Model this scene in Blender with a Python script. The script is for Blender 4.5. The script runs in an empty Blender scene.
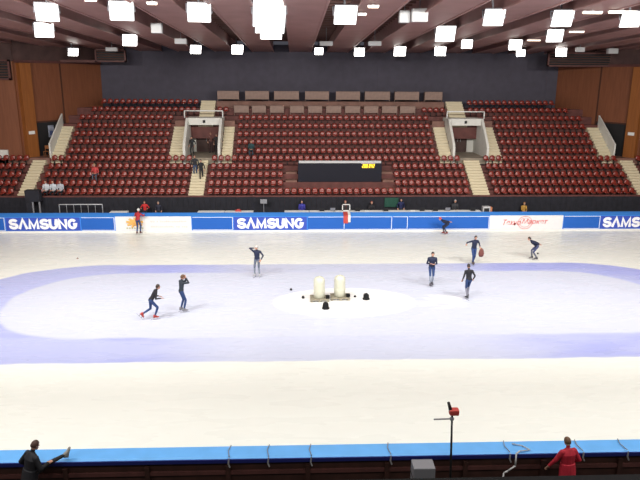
import bpy, bmesh, math, random
import numpy as np
from mathutils import Vector, Matrix
random.seed(7)
S = bpy.context.scene
COL = S.collection
R_ = math.radians

# ------------------------------------------------------------------ materials
def nt(name):
    m = bpy.data.materials.new(name); m.use_nodes = True
    t = m.node_tree; b = t.nodes['Principled BSDF']
    return m, t, b

def mat(name, col, rough=.6, metal=0., spec=.5, noise=0., nscale=6., emit=None, estr=0., bump=0.):
    m, t, b = nt(name)
    b.inputs['Base Color'].default_value = (*col, 1)
    b.inputs['Roughness'].default_value = rough
    b.inputs['Metallic'].default_value = metal
    b.inputs['Specular IOR Level'].default_value = spec
    if noise or bump:
        tc = t.nodes.new('ShaderNodeTexCoord')
        n = t.nodes.new('ShaderNodeTexNoise'); n.inputs['Scale'].default_value = nscale; n.inputs['Detail'].default_value = 4
        t.links.new(tc.outputs['Object'], n.inputs['Vector'])
        if noise:
            r = t.nodes.new('ShaderNodeValToRGB')
            r.color_ramp.elements[0].position = .3; r.color_ramp.elements[1].position = .7
            r.color_ramp.elements[0].color = (*[c * (1 - noise) for c in col], 1)
            r.color_ramp.elements[1].color = (*[min(1, c * (1 + noise)) for c in col], 1)
            t.links.new(n.outputs['Fac'], r.inputs['Fac']); t.links.new(r.outputs['Color'], b.inputs['Base Color'])
        if bump:
            bp = t.nodes.new('ShaderNodeBump'); bp.inputs['Strength'].default_value = bump; bp.inputs['Distance'].default_value = .02
            t.links.new(n.outputs['Fac'], bp.inputs['Height']); t.links.new(bp.outputs['Normal'], b.inputs['Normal'])
    if emit:
        b.inputs['Emission Color'].default_value = (*emit, 1); b.inputs['Emission Strength'].default_value = estr
    return m

def wood(name, c1, c2, plank=1.0, rough=.5):
    m, t, b = nt(name)
    tc = t.nodes.new('ShaderNodeTexCoord'); mp = t.nodes.new('ShaderNodeMapping')
    mp.inputs['Scale'].default_value = (3, 3, .25)
    n = t.nodes.new('ShaderNodeTexNoise'); n.inputs['Scale'].default_value = 2.2; n.inputs['Detail'].default_value = 6; n.inputs['Distortion'].default_value = .6
    r = t.nodes.new('ShaderNodeValToRGB')
    r.color_ramp.elements[0].position = .35; r.color_ramp.elements[1].position = .68
    r.color_ramp.elements[0].color = (*c1, 1); r.color_ramp.elements[1].color = (*c2, 1)
    t.links.new(tc.outputs['Object'], mp.inputs['Vector']); t.links.new(mp.outputs['Vector'], n.inputs['Vector'])
    t.links.new(n.outputs['Fac'], r.inputs['Fac']); t.links.new(r.outputs['Color'], b.inputs['Base Color'])
    b.inputs['Roughness'].default_value = rough
    return m

M = {}
M['seat'] = mat('red_plastic', (.205, .022, .013), .36, spec=.7)
M['tread'] = mat('stand_paint', (.115, .034, .028), .7, noise=.25, nscale=2)
M['treadbrown'] = mat('stand_brown', (.2, .1, .075), .7, noise=.2, nscale=2)
M['stair'] = mat('cream_concrete', (.68, .60, .42), .75, noise=.08, nscale=3)
M['stairedge'] = mat('cream_edge', (.58, .51, .36), .75)
M['white_wall'] = mat('white_plaster', (.66, .65, .6), .7, noise=.06, nscale=2)
M['curtain'] = mat('hazy_black_drape', (.068, .062, .084), .85, noise=.1, nscale=1.5)  # black cloth greyed: glare haze put into its colour
M['skirt'] = mat('black_cloth', (.012, .012, .018), .9, noise=.3, nscale=3)
M['wood'] = wood('side_wall_wood', (.17, .058, .026), (.215, .075, .034))
M['pillar'] = wood('pillar_wood', (.23, .075, .017), (.29, .10, .022))
M['seam'] = mat('wall_seam', (.06, .02, .01), .7)
M['beam'] = mat('hazy_beam_paint', (.27, .14, .13), .55, noise=.12, nscale=.8)  # lightened and pinkened so the colour carries the glare haze
M['deck'] = mat('roof_deck', (.075, .04, .036), .8, noise=.3, nscale=1)
M['purlin'] = mat('purlin_brown', (.13, .06, .048), .7)
M['vomfloor'] = mat('grey_brown_concrete', (.26, .22, .17), .8, noise=.15, nscale=2)
M['dark'] = mat('near_black', (.012, .011, .012), .7)
M['darkbrown'] = mat('dark_brown', (.045, .016, .011), .6, noise=.25, nscale=3)
M['railbrown'] = mat('rail_brown', (.1, .035, .03), .6, noise=.2, nscale=3)
M['floor'] = mat('dark_floor', (.03, .025, .025), .8, noise=.2, nscale=2)
M['steel'] = mat('galvanised', (.55, .56, .57), .4, .7)
M['paintwhite'] = mat('white_paint', (.75, .75, .72), .5)
M['grey'] = mat('grey_plastic', (.22, .22, .24), .5)
M['lightgrey'] = mat('light_grey', (.5, .5, .5), .5)
M['pad'] = mat('light_blue_vinyl', (.05, .26, .78), .5, spec=.3)
M['padtop'] = mat('pale_blue_vinyl', (.14, .42, .85), .5, spec=.3, noise=.06, nscale=2)
M['panelblue'] = mat('blue_banner', (.018, .115, .47), .55, spec=.25)
M['panelviolet'] = mat('violet_blue_banner', (.045, .09, .46), .55, spec=.25)
M['panelwhite'] = mat('white_banner', (.74, .74, .75), .55, spec=.25)
M['navy'] = mat('navy_edge', (.012, .018, .16), .5)
M['letterwhite'] = mat('white_lettering', (.92, .92, .95), .6)
M['letterred'] = mat('red_lettering', (.62, .05, .04), .6)
M['letterpink'] = mat('faded_lettering', (.75, .55, .48), .6)
M['gold'] = mat('gold_emblem', (.85, .45, .1), .6)
M['goldpale'] = mat('pale_gold_emblem', (.85, .48, .14), .6)
M['olive'] = mat('olive_lettering', (.45, .45, .3), .6)
M['kick'] = mat('white_kick_strip', (.78, .77, .74), .5)
M['tableskirt'] = mat('white_tablecloth', (.8, .8, .78), .8)
M['desk'] = mat('desk_grey_brown', (.25, .16, .125), .6, noise=.12, nscale=4)
M['screen'] = mat('score_panel', (.012, .012, .02), .6, spec=.2)
M['led'] = mat('led_yellow', (.3, .2, .01), .5, emit=(1, .62, .03), estr=2.2)
M['ledpink'] = mat('caption_strip', (.6, .5, .55), .5)
M['skin'] = mat('skin', (.5, .27, .19), .5)
M['barrel'] = mat('white_barrel_plastic', (.62, .62, .50), .5)
M['pallet'] = mat('pallet_wood', (.3, .27, .2), .8, noise=.3, nscale=8)
M['rubber'] = mat('black_rubber', (.009, .009, .01), .7, spec=.2)
M['redcover'] = mat('red_cover', (.5, .06, .05), .6)
M['greencloth'] = mat('dark_green_cloth', (.01, .06, .04), .85)
M['blade'] = mat('steel_blade', (.6, .6, .62), .25, 1.)
for _n, _e in (('nearest', 2.2), ('second', 4), ('third', 10), ('rear', 14)):
    M['lens_'+_n] = mat('lamp_lens_'+_n, (1, 1, 1), .3, emit=(1, .97, .91), estr=_e)
M['lens'] = mat('lamp_lens', (1, 1, 1), .3, emit=(1, .97, .9), estr=11)
M['tube'] = mat('slit_glow', (1, .9, .8), .4, emit=(1, .78, .55), estr=4)
M['poster'] = mat('poster_paper', (.3, .32, .4), .7, noise=.5, nscale=3)

_c = {}
def cloth(c, rough=.75):
    k = tuple(round(v, 3) for v in c)
    if k not in _c:
        _c[k] = mat('cloth_%02d' % len(_c), c, rough, noise=.15, nscale=9)
    return _c[k]

# ------------------------------------------------------------------ mesh builder
class MB:
    def __init__(s): s.v = []; s.f = []; s.m = []; s.mats = []; s.cur = 0
    def use(s, m):
        if m not in s.mats: s.mats.append(m)
        s.cur = s.mats.index(m); return s
    def add(s, vs, fs):
        b = len(s.v); s.v += [tuple(v) for v in vs]
        for f in fs: s.f.append(tuple(b + i for i in f)); s.m.append(s.cur)
    def box(s, x0, x1, y0, y1, z0, z1):
        vs = [(x, y, z) for z in (z0, z1) for y in (y0, y1) for x in (x0, x1)]
        s.add(vs, [(0, 2, 3, 1), (4, 5, 7, 6), (0, 1, 5, 4), (2, 6, 7, 3), (0, 4, 6, 2), (1, 3, 7, 5)]); return s
    def rbox(s, x0, x1, y0, y1, z0, z1, r=.03):   # box with chamfered vertical and horizontal edges
        bm = bmesh.new(); bmesh.ops.create_cube(bm, size=1)
        for v in bm.verts: v.co = ((x0+x1)/2 + v.co.x*(x1-x0), (y0+y1)/2 + v.co.y*(y1-y0), (z0+z1)/2 + v.co.z*(z1-z0))
        bmesh.ops.bevel(bm, geom=bm.edges[:], offset=r, segments=2, affect='EDGES', profile=.6)
        bm.verts.index_update()
        s.add([v.co[:] for v in bm.verts], [tuple(v.index for v in f.verts) for f in bm.faces]); bm.free(); return s
    def prism(s, poly, x0, x1):   # polygon in (y,z) extruded along x
        n = len(poly)
        vs = [(x0, p[0], p[1]) for p in poly] + [(x1, p[0], p[1]) for p in poly]
        s.add(vs, [tuple(range(n-1, -1, -1)), tuple(range(n, 2*n))] + [(i, (i+1) % n, n+(i+1) % n, n+i) for i in range(n)]); return s
    def rings(s, rings, cap=True):
        n = len(rings[0]); vs = [p for r in rings for p in r]; fs = []
        for k in range(len(rings)-1):
            for i in range(n):
                j = (i+1) % n; fs.append((k*n+i, k*n+j, (k+1)*n+j, (k+1)*n+i))
        if cap: fs += [tuple(range(n-1, -1, -1)), tuple((len(rings)-1)*n+i for i in range(n))]
        s.add(vs, fs); return s
    def cyl(s, a, b, r0, r1=None, n=10):
        r1 = r0 if r1 is None else r1
        a = Vector(a); b = Vector(b); d = (b-a).normalized()
        u = d.orthogonal().normalized(); w = d.cross(u)
        rg = [[tuple(c + (u*math.cos(2*math.pi*i/n) + w*math.sin(2*math.pi*i/n))*r) for i in range(n)] for c, r in ((a, r0), (b, r1))]
        return s.rings(rg)
    def tube(s, pts, r, n=6):
        for a, b in zip(pts, pts[1:]): s.cyl(a, b, r, r, n)
        return s
    def lathe(s, prof, n=20, c=(0, 0, 0)):
        rg = [[(c[0]+r*math.cos(2*math.pi*i/n), c[1]+r*math.sin(2*math.pi*i/n), c[2]+z) for i in range(n)] for r, z in prof]
        return s.rings(rg)
    def ball(s, c, rx, ry=None, rz=None, rot=None, n=12, k=8):
        ry = rx if ry is None else ry; rz = rx if rz is None else rz
        rot = rot or Matrix.Identity(3); c = Vector(c); rg = []
        for a in range(k+1):
            t = math.pi*(a+.02)/(k+.04); q = []
            for i in range(n):
                p = 2*math.pi*i/n
                q.append(tuple(c + rot @ Vector((rx*math.sin(t)*math.cos(p), ry*math.sin(t)*math.sin(p), -rz*math.cos(t)))))
            rg.append(q)
        return s.rings(rg)
    def mesh(s, name, m=None, smooth=False):
        me = bpy.data.meshes.new(name); me.from_pydata(s.v, [], s.f)
        for x in (s.mats or [m]): me.materials.append(x)
        me.polygons.foreach_set('material_index', s.m)
        if smooth: me.polygons.foreach_set('use_smooth', [True]*len(me.polygons))
        me.update(); return me
    def build(s, name, m=None, parent=None, loc=None, rz=0, smooth=False):
        o = bpy.data.objects.new(name, s.mesh(name, m, smooth)); COL.objects.link(o)
        if parent: o.parent = parent
        if loc is not None: o.location = loc
        if rz: o.rotation_euler.z = rz
        return o

def tag(o, label, cat, group=None, kind=None):
    o['label'] = label; o['category'] = cat
    if group: o['group'] = group
    if kind: o['kind'] = kind
    return o
def struct(o, label, cat): return tag(o, label, cat, None, 'structure')
def empty(name, loc, label, cat, group=None, rz=0, kind=None):
    o = bpy.data.objects.new(name, None); COL.objects.link(o); o.location = loc; o.rotation_euler.z = rz
    return tag(o, label, cat, group, kind)
def copy_tree(o, parent=None):
    c = o.copy(); COL.objects.link(c)
    if parent: c.parent = parent
    for ch in list(o.children): copy_tree(ch, c)
    return c
def text_mesh(name, txt, width, height, m, parent, loc, shear=0., bold=.0, rot=(math.pi/2, 0, 0), spacing=1., depth=.006):
    cu = bpy.data.curves.new(name, 'FONT'); cu.body = txt; cu.align_x = 'LEFT'; cu.size = 1
    cu.shear = shear; cu.offset = bold; cu.extrude = .02; cu.space_character = spacing; cu.resolution_u = 4
    to = bpy.data.objects.new(name, cu); COL.objects.link(to)
    dg = bpy.context.evaluated_depsgraph_get(); dg.update()
    me = bpy.data.meshes.new_from_object(to.evaluated_get(dg)); bpy.data.objects.remove(to)
    n = len(me.vertices); co = np.empty(n*3); me.vertices.foreach_get('co', co); co = co.reshape(-1, 3)
    lo, hi = co.min(0), co.max(0)
    co = (co - (lo+hi)/2) / (hi-lo) * np.array([width, height, depth])
    me.vertices.foreach_set('co', co.ravel()); me.materials.clear(); me.materials.append(m); me.update()
    o = bpy.data.objects.new(name, me); COL.objects.link(o); o.parent = parent; o.location = loc; o.rotation_euler = rot
    return o
def ordinal(n):
    return '%d%s' % (n, 'th' if 10 <= n % 100 <= 20 else {1: 'st', 2: 'nd', 3: 'rd'}.get(n % 10, 'th'))

# ------------------------------------------------------------------ camera
F, HC = 628., 11.
th, psi, roll = R_(14.72), R_(2.305), R_(.332)
fw = Vector((math.sin(psi)*math.cos(th), math.cos(psi)*math.cos(th), -math.sin(th)))
rt0 = Vector((math.cos(psi), -math.sin(psi), 0)); up0 = rt0.cross(fw)
rt = rt0*math.cos(roll) + up0*math.sin(roll); up = up0*math.cos(roll) - rt0*math.sin(roll)
cd = bpy.data.cameras.new('camera'); cam = bpy.data.objects.new('camera', cd); COL.objects.link(cam)
cd.sensor_width = 36; cd.lens = 36*F/640; cd.clip_end = 300
mw = Matrix((rt, up, -fw)).transposed().to_4x4(); mw.translation = (0, 0, HC)
cam.matrix_world = mw; S.camera = cam
S.view_settings.view_transform = 'Standard'; S.view_settings.look = 'None'
S.view_settings.gamma = 1; S.view_settings.use_curve_mapping = False
S.view_settings.exposure = -0.18

# ------------------------------------------------------------------ ice
CX, CY = 2.5, 29.55
def ice_material():
    m, t, b = nt('rink_ice'); L = t.links.new
    def mth(op, a, bb=None, clamp=False):
        n = t.nodes.new('ShaderNodeMath'); n.operation = op; n.use_clamp = clamp
        for i, v in enumerate((a, bb)):
            if v is None: continue
            if isinstance(v, (int, float)): n.inputs[i].default_value = v
            else: L(v, n.inputs[i])
        return n.outputs[0]
    def sstep(v, e0, e1):
        n = t.nodes.new('ShaderNodeMapRange'); n.interpolation_type = 'SMOOTHSTEP'
        n.inputs['From Min'].default_value = e0; n.inputs['From Max'].default_value = e1
        L(v, n.inputs['Value']); return n.outputs['Result']
    def mix(f, a, c):
        n = t.nodes.new('ShaderNodeMix'); n.data_type = 'RGBA'
        L(f, n.inputs['Factor'])
        for i, v in ((6, a), (7, c)):
            if isinstance(v, tuple): n.inputs[i].default_value = (*v, 1)
            else: L(v, n.inputs[i])
        return n.outputs[2]
    geo = t.nodes.new('ShaderNodeNewGeometry')
    sp = t.nodes.new('ShaderNodeSeparateXYZ'); L(geo.outputs['Position'], sp.inputs[0])
    def noise(sx, sy, scale, detail=4, w=0):
        mp = t.nodes.new('ShaderNodeMapping'); mp.inputs['Scale'].default_value = (sx, sy, 1); mp.inputs['Location'].default_value = (w, w*.7, 0)
        L(geo.outputs['Position'], mp.inputs['Vector'])
        n = t.nodes.new('ShaderNodeTexNoise'); n.inputs['Scale'].default_value = scale; n.inputs['Detail'].default_value = detail
        L(mp.outputs[0], n.inputs['Vector']); return n.outputs['Fac']
    x = mth('SUBTRACT', sp.outputs[0], CX); y = mth('SUBTRACT', sp.outputs[1], CY)
    wob = mth('MULTIPLY', mth('SUBTRACT', noise(1, 1, .5, 2), .5), .35)
    def stadium(half, cy=0.):
        q = mth('MAXIMUM', mth('SUBTRACT', mth('ABSOLUTE', x), half), 0)
        yy = mth('SUBTRACT', y, cy)
        return mth('ADD', mth('SQRT', mth('ADD', mth('MULTIPLY', q, q), mth('MULTIPLY', yy, yy))), wob)
    outer = stadium(13.6); inner = stadium(12.2, .4)
    inside = sstep(outer, 6.68, 6.5)
    band = mth('MULTIPLY', inside, sstep(inner, 4.45, 4.75))
    patch = sstep(noise(.12, .35, 1., 3, 3.1), .3, .62)
    ends = sstep(mth('ABSOLUTE', mth('ADD', x, 0.)), 4.0, 10.5)
    glare_fade = mth('ADD', .12, mth('MULTIPLY', .88, mth('MAXIMUM', mth('MULTIPLY', ends, patch), mth('MULTIPLY', ends, .6))))  # band colour thinned mid-rink to paint in the lamps' white glare
    col = mix(inside, (.88, .90, .84), (.63, .67, .80))
    col = mix(mth('MULTIPLY', band, glare_fade), col, (.40, .44, .82))
    # logo oval, snow scrapings
    ex = mth('DIVIDE', mth('SUBTRACT', sp.outputs[0], 2.45), 3.6); ey = mth('DIVIDE', mth('SUBTRACT', sp.outputs[1], 29.62), 2.1)
    e = mth('ADD', mth('SQRT', mth('ADD', mth('MULTIPLY', ex, ex), mth('MULTIPLY', ey, ey))), mth('MULTIPLY', wob, .15))
    col = mix(sstep(e, 1.02, .96), col, (.90, .90, .89))
    sx = mth('DIVIDE', mth('SUBTRACT', sp.outputs[0], 7.1), 2.1); sy = mth('DIVIDE', mth('SUBTRACT', sp.outputs[1], 29.6), 1.2)
    se = mth('SQRT', mth('ADD', mth('MULTIPLY', sx, sx), mth('MULTIPLY', sy, sy)))
    snow = mth('MULTIPLY', sstep(se, 1., .55), sstep(noise(.5, 1.2, 1.4, 4, 8.), .42, .56))
    col = mix(mth('MULTIPLY', snow, .85), col, (.92, .92, .92))
    # skate scratches and wet streaks running along the straights
    sc = sstep(noise(.5, 1.6, 2.2, 6, 1.), .35, .7)
    col = mix(mth('MULTIPLY', sc, .045), col, (.62, .61, .56))
    L(col, b.inputs['Base Color'])
    rg = mth('ADD', .2, mth('MULTIPLY', noise(.3, 1.5, 1.2, 3, 5.), .16)); L(rg, b.inputs['Roughness'])
    b.inputs['IOR'].default_value = 1.31; b.inputs['Specular IOR Level'].default_value = .5
    return m
ice = MB().box(-25.5, 30.5, 14.9, 44.4, -.2, 0).build('floor_ice', ice_material())
struct(ice, 'white ice rink surface with a pale blue oval band around the middle', 'ice rink')
M['icemark'] = mat('faded_ice_lettering', (.70, .75, .80), .4)
mk = MB(); rr = random.Random(3)
for k in range(15):
    a = R_(205 + k*9.3); px, py = 2.45 + 2.6*math.cos(a), 29.62 + 1.3*math.sin(a)
    w = rr.uniform(.1, .2)
    mk.box(px-w, px+w, py-.05, py+.05, 0, .004); mk.box(px-w, px-w+.07, py-.13, py+.13, 0, .0045)
for k in range(8):
    px, py = 3.5 + k*.28, 30.95 - k*.06
    mk.box(px-.09, px+.09, py-.12, py-.04, 0, .004); mk.box(px-.09, px-.03, py-.12, py+.12, 0, .0045)
mk.build('ice_lettering', M['icemark'], ice)

# ------------------------------------------------------------------ outer floors
struct(MB().box(-32, 38, 44.4, 47.2, -.2, .45).build('floor_officials', M['floor']), 'dark walkway floor between far padded board and stand', 'floor')
struct(MB().box(-32, 38, -6, 14.9, -.2, .3).build('floor_near', M['floor']), 'dark floor outside the near padded board', 'floor')

# ------------------------------------------------------------------ grandstand
TZ = [1.9, 2.39, 2.92, 3.44, 3.97, 4.47, 5.09, 5.67, 6.27, 6.91, 7.54, 8.15]
YB = [47.4 + .85*i for i in range(12)]
Y0 = lambda i: 47.4 + .85*i - .65
VOM = [(-9.05, -6.05), (12.9, 15.9)]
LX, RX = -19.62, 26.42
def segs(i):
    if i <= 4: return [(-26.5, 33)]
    s = [(LX, RX)]
    if i <= 8:
        s = [(LX, VOM[0][0]), (VOM[0][1], VOM[1][0]), (VOM[1][1], RX)]
    return s
st = MB()
for i in range(12):
    st.use(M['tread'])
    for a, b in segs(i): st.box(a, b, Y0(i), Y0(i)+.86 if i < 11 else 58.7, 0 if i == 0 else TZ[i]-1.2, TZ[i])
st.use(M['treadbrown'])
st.box(-6.9, 13.3, Y0(11)+.75, 58.7, 7.4, 8.72)                  # press platform
st.box(-6.9, 13.3, Y0(11)+.6, Y0(11)+.75, 8.0, 8.62)
for i in (1, 2, 3):                                                # bare steps either side of the scoreboard
    for a, b in ((-.75, .12), (6.85, 7.7)): st.box(a, b, Y0(i)+.02, Y0(i)+.84, TZ[i]-.1, TZ[i]+.14)
for (a, b) in ((-10.15, -9.1), (-6.0, -5.1), (11.8, 12.85), (15.95, 17.0)):
    st.box(a, b, Y0(9)-.03, Y0(9)+.8, 6.7, TZ[9]+.3)
so = st.build('floor_grandstand', M['tread']); struct(so, 'stepped dark red grandstand terrace rising behind the far board', 'grandstand')
sk = MB(); x = -26.4
while x < 33:
    sk.prism([(46.72, .45), (46.72, 2.1), (46.66, 2.1), (46.6 + .03*random.random(), .45)], x, x+.39); x += .4
struct(sk.build('wall_front_drape', M['skirt']), 'black drape hanging along the front of the stand', 'drape')
struct(MB().box(-26.5, 33, 46.66, 46.8, 2.1, 2.2).build('trim_1', M['tread']), 'dark red ledge capping the black drape of the stand', 'ledge')
for (a, b, n) in ((LX-7, LX, 'left'), (RX, RX+7, 'right')):
    struct(MB().box(a, b, Y0(5), 58, 3.5, 4.47).build('floor_landing_'+n, M['treadbrown']), 'brown landing floor before the dark %s doorway' % n, 'floor')

def stair(a, b, i0, i1, label, zlift=0.):
    m = MB()
    for i in range(i0, i1+1):
        y = Y0(i); nxt = TZ[i+1] if i < 11 else TZ[i]+.6
        for q in (0, 1, 2):
            z = TZ[i] + q*(nxt-TZ[i])/3 + .012 + zlift; D = .85/3
            m.use(M['stair']).box(a, b, y + D*q - .02, y + D*(q+1), z - .42, z)
            m.use(M['stairedge']).box(a, b, y + D*q - .026, y + D*q - .018, z - .42, z - .035)
    return struct(m.build('staircase', M['stair']), label, 'stairs')
stair(-8.12, -6.98, 0, 4, 'cream lower stairs leading up to the left vomitory entrance')
stair(13.72, 15.02, 0, 4, 'cream lower stairs leading up to the right vomitory entrance')
stair(-20.85, -19.82, 0, 4, 'cream lower stairs at the far left end of the stand')
stair(26.72, 27.82, 0, 4, 'cream lower stairs at the far right end of the stand')
stair(-19.5, -18.6, 5, 8, 'cream upper stairs beside the left wooden wall')
stair(25.3, 26.3, 5, 8, 'cream upper stairs beside the right wooden wall')
stair(-10.2, -9.12, 5, 8, 'cream side stairs left of the left vomitory entrance')
stair(-5.98, -5.12, 5, 8, 'cream side stairs right of the left vomitory entrance')
stair(11.85, 12.85, 5, 8, 'cream side stairs left of the right vomitory entrance')
stair(15.95, 17.0, 5, 8, 'cream side stairs right of the right vomitory entrance')
stair(-8.2, -6.95, 9, 11, 'cream top stairs above the left vomitory entrance', .2)
stair(13.4, 14.85, 9, 11, 'cream top stairs above the right vomitory entrance', .2)

for k, (a, b) in enumerate(VOM):
    sd = ('left', 'right')[k]; m = MB()
    m.use(M['white_wall'])
    for x0, x1 in ((a, a+.2), (b-.2, b)):
        m.prism([(51.12, 3.9), (51.12, 5.3), (51.3, 5.6), (53.3, 7.5), (55.3, 7.5), (55.3, 3.9)], x0, x1)
    m.box(a, b, 53.3, 53.5, 6.93, 7.5)                              # lintel
    m.box(a+.2, b-.2, 53.5, 55.3, 7.38, 7.5)
    m.use(M['vomfloor']).box(a+.2, b-.2, 51.05, 55.3, 4.0, 4.48)
    m.use(M['darkbrown']).box(a+.2, b-.2, 55.3, 55.42, 4.2, 7.5)
    m.use(M['white_wall']).box(a+.2, a+.48, 55.2, 55.3, 4.48, 7.38).box(b-.48 - (.3 if k else 0), b-.2, 55.2, 55.3, 4.48, 7.38)
    vo = struct(m.build('wall_vomitory_'+sd, M['white_wall']), 'white walled vomitory entrance with dark doorway, %s of centre' % sd, 'entrance')
    MB().use(M['dark']).rbox((a+b)/2-.1, (a+b)/2+.1, 53.2, 53.3, 7.1, 7.32, .02).build('number_plate', M['dark'], vo)
    d = MB(); d.use(M['darkbrown']).box(a+.5, b-.5 - (.3 if k else 0), 55.16, 55.28, 4.48, 6.9)
    d.use(M['seam']).box((a+b)/2-.02, (a+b)/2+.02, 55.14, 55.16, 4.5, 6.85)
    do = struct(d.build('door_%d' % (k+1), M['darkbrown']), 'dark brown double door inside the %s vomitory entrance' % sd, 'door')
    for s_ in (-.12, .12): MB().cyl(((a+b)/2+s_, 55.1, 5.4), ((a+b)/2+s_, 55.1, 5.8), .02).build('door_handle', M['steel'], do)
    r = MB()
    r.tube([(a-.1, 53.36, 7.5), (a-.1, 53.36, 8.08), (b+.05, 53.36, 8.08), (b+.05, 53.36, 7.5)], .05, 8)
    hr = r.build('handrail', M['paintwhite'], smooth=True)
    tag(hr, 'white tubular handrail above the %s vomitory entrance' % sd, 'handrail')

# side walls (splayed), with doorway panel, pillar, parapet
def side_wall(sgn, name):
    P = (lambda x: x) if sgn < 0 else (lambda x: 6.82 - x)          # mirrored about the stand's middle
    a = Vector((P(-17.3), 58.7)); b = Vector((P(-26.3), 43.2)); d = (b-a).normalized(); L = 8.7
    ang = math.atan2(d.y, d.x)
    nrm = Vector((-d.y, d.x)) if sgn < 0 else Vector((d.y, -d.x))   # towards the hall
    m = MB(); s = 1 if sgn < 0 else -1
    m.use(M['wood']).box(0, L, -.3*s if s > 0 else 0, 0 if s > 0 else .3, 0, 11.9).use(M['deck']).box(0, L, -.3*s if s > 0 else .0, 0 if s > 0 else .3, 11.9, 14.2)
    m.use(M['railbrown']).box(0, L, min(0, .12*s), max(0, .12*s), 11.8, 12.0)
    o = m.build('wall_'+name, M['wood'], loc=(a.x, a.y, 0), rz=ang); struct(o, 'orange brown wooden panelled wall at the %s end of the stand' % name, 'wall')
    e_ = a + d*8.6; xo = -27. if sgn < 0 else 33.8; x0, x1 = sorted((e_.x, xo))
    rw = MB().use(M['wood']).box(x0, x1, e_.y, e_.y+.3, 0, 11.9).use(M['deck']).box(x0, x1, e_.y, e_.y+.3, 11.9, 14.2)
    struct(rw.build('wall_return_'+name, M['wood']), 'brown wooden wall behind the corner seats at the %s frame edge' % name, 'wall')
    q = MB()
    for t in (4.4, 7.35): q.box(t-.07, t+.07, min(0, .025*s), max(0, .025*s), 0, 12)
    q.build('panel_seam', M['seam'], o)
    p = MB().box(7.55, 8.55, min(.0, .42*s), max(0, .42*s), 3.6, 11.78)
    po = p.build('pillar', M['pillar'], o)
    sg = MB().box(7.8, 8.35, min(.42*s, .44*s), max(.42*s, .44*s), 6.3, 6.55); sg.build('sign_plate', M['paintwhite'], po)
    dr = MB().use(M['dark']).box(4.5, 7.3, min(.03*s, .06*s), max(.03*s, .06*s), 4.47, 7.12)  # flat black panel stands in for the dark doorway opening
    dr.use(M['seam']).box(4.4, 7.35, min(.03*s, .09*s), max(.03*s, .09*s), 7.12, 7.24)
    do = dr.build('door_%d' % (3 if sgn < 0 else 4), M['dark'], loc=(a.x, a.y, 0), rz=ang)
    struct(do, 'black doorway at the %s end landing of the stand' % name, 'door')
    x = P(-19.56)
    w = MB().prism([(51.1, 4.4), (51.1, 5.6), (54.45, 7.75), (54.45, 4.4)], x-.06, x+.06)
    struct(w.build('wall_parapet_'+name, M['white_wall']), 'white sloping parapet along the upper stairs on the %s' % name, 'parapet')
    return a, d, ang, nrm, s, o
al = side_wall(-1, 'left'); ar = side_wall(1, 'right')
a, d, ang, nrm, s, _ = al
for k, (t, z0, z1, w) in enumerate(((5.15, 5.75, 6.85, .55), (5.95, 5.9, 6.85, .55), (5.75, 5.0, 5.85, .5))):
    p = a + d*t + nrm*.075
    e = MB().box(-w/2, w/2, -.01, .01, 0, z1-z0).build('poster', M['poster'], loc=(p.x, p.y, z0), rz=ang)
    MB().box(-w*.3, w*.3, .011, .014, .15, .5).build('picture', cloth((.06, .08, .2)), e)
    tag(e, ('white and blue poster nearest the left upper stairs in the black doorway', 'white and blue poster nearest the orange pillar by the left doorway', 'lowest white and blue poster in the left black doorway')[k], 'poster')
# wooden chair by the left doorway
ch = empty('wooden_chair', (-20.05, 51.75, 4.47), 'light wooden chair standing by the left doorway under the posters', 'chair')
MB().rbox(-.21, .21, -.2, .2, .43, .47, .01).build('seat', M['pillar'], ch)
MB().rbox(-.21, .21, .18, .21, .62, .9, .01).build('backrest', M['pillar'], ch)
for sx in (-.19, .19):
    MB().box(sx-.018, sx+.018, -.19, -.155, 0, .44).build('leg', M['pillar'], ch)
    MB().box(sx-.018, sx+.018, .17, .205, 0, .9).build('leg', M['pillar'], ch)
# far left white parapet at the frame edge
struct(MB().rbox(-24.2, -22.85, 51.0, 51.2, 3.9, 5.1, .02).build('wall_parapet_corner', M['white_wall']), 'short white parapet wall above the corner seats at far left', 'parapet')
# straight walls beyond the splays
struct(MB().box(-26.9, -26.5, -6, 51.4, -.2, 16).build('wall_west', M['wood']), 'brown wooden side wall of the hall beyond the left end of the rink', 'wall')
struct(MB().box(33.1, 33.5, -6, 51.4, -.2, 16).build('wall_east', M['wood']), 'brown wooden side wall of the hall beyond the right end of the rink', 'wall')
# back drape
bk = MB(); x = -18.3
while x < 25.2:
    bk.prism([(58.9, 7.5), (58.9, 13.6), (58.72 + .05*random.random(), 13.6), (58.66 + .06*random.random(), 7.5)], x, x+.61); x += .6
struct(bk.build('wall_back', M['curtain']), 'black curtained back wall above the top row of seats', 'wall')

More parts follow.
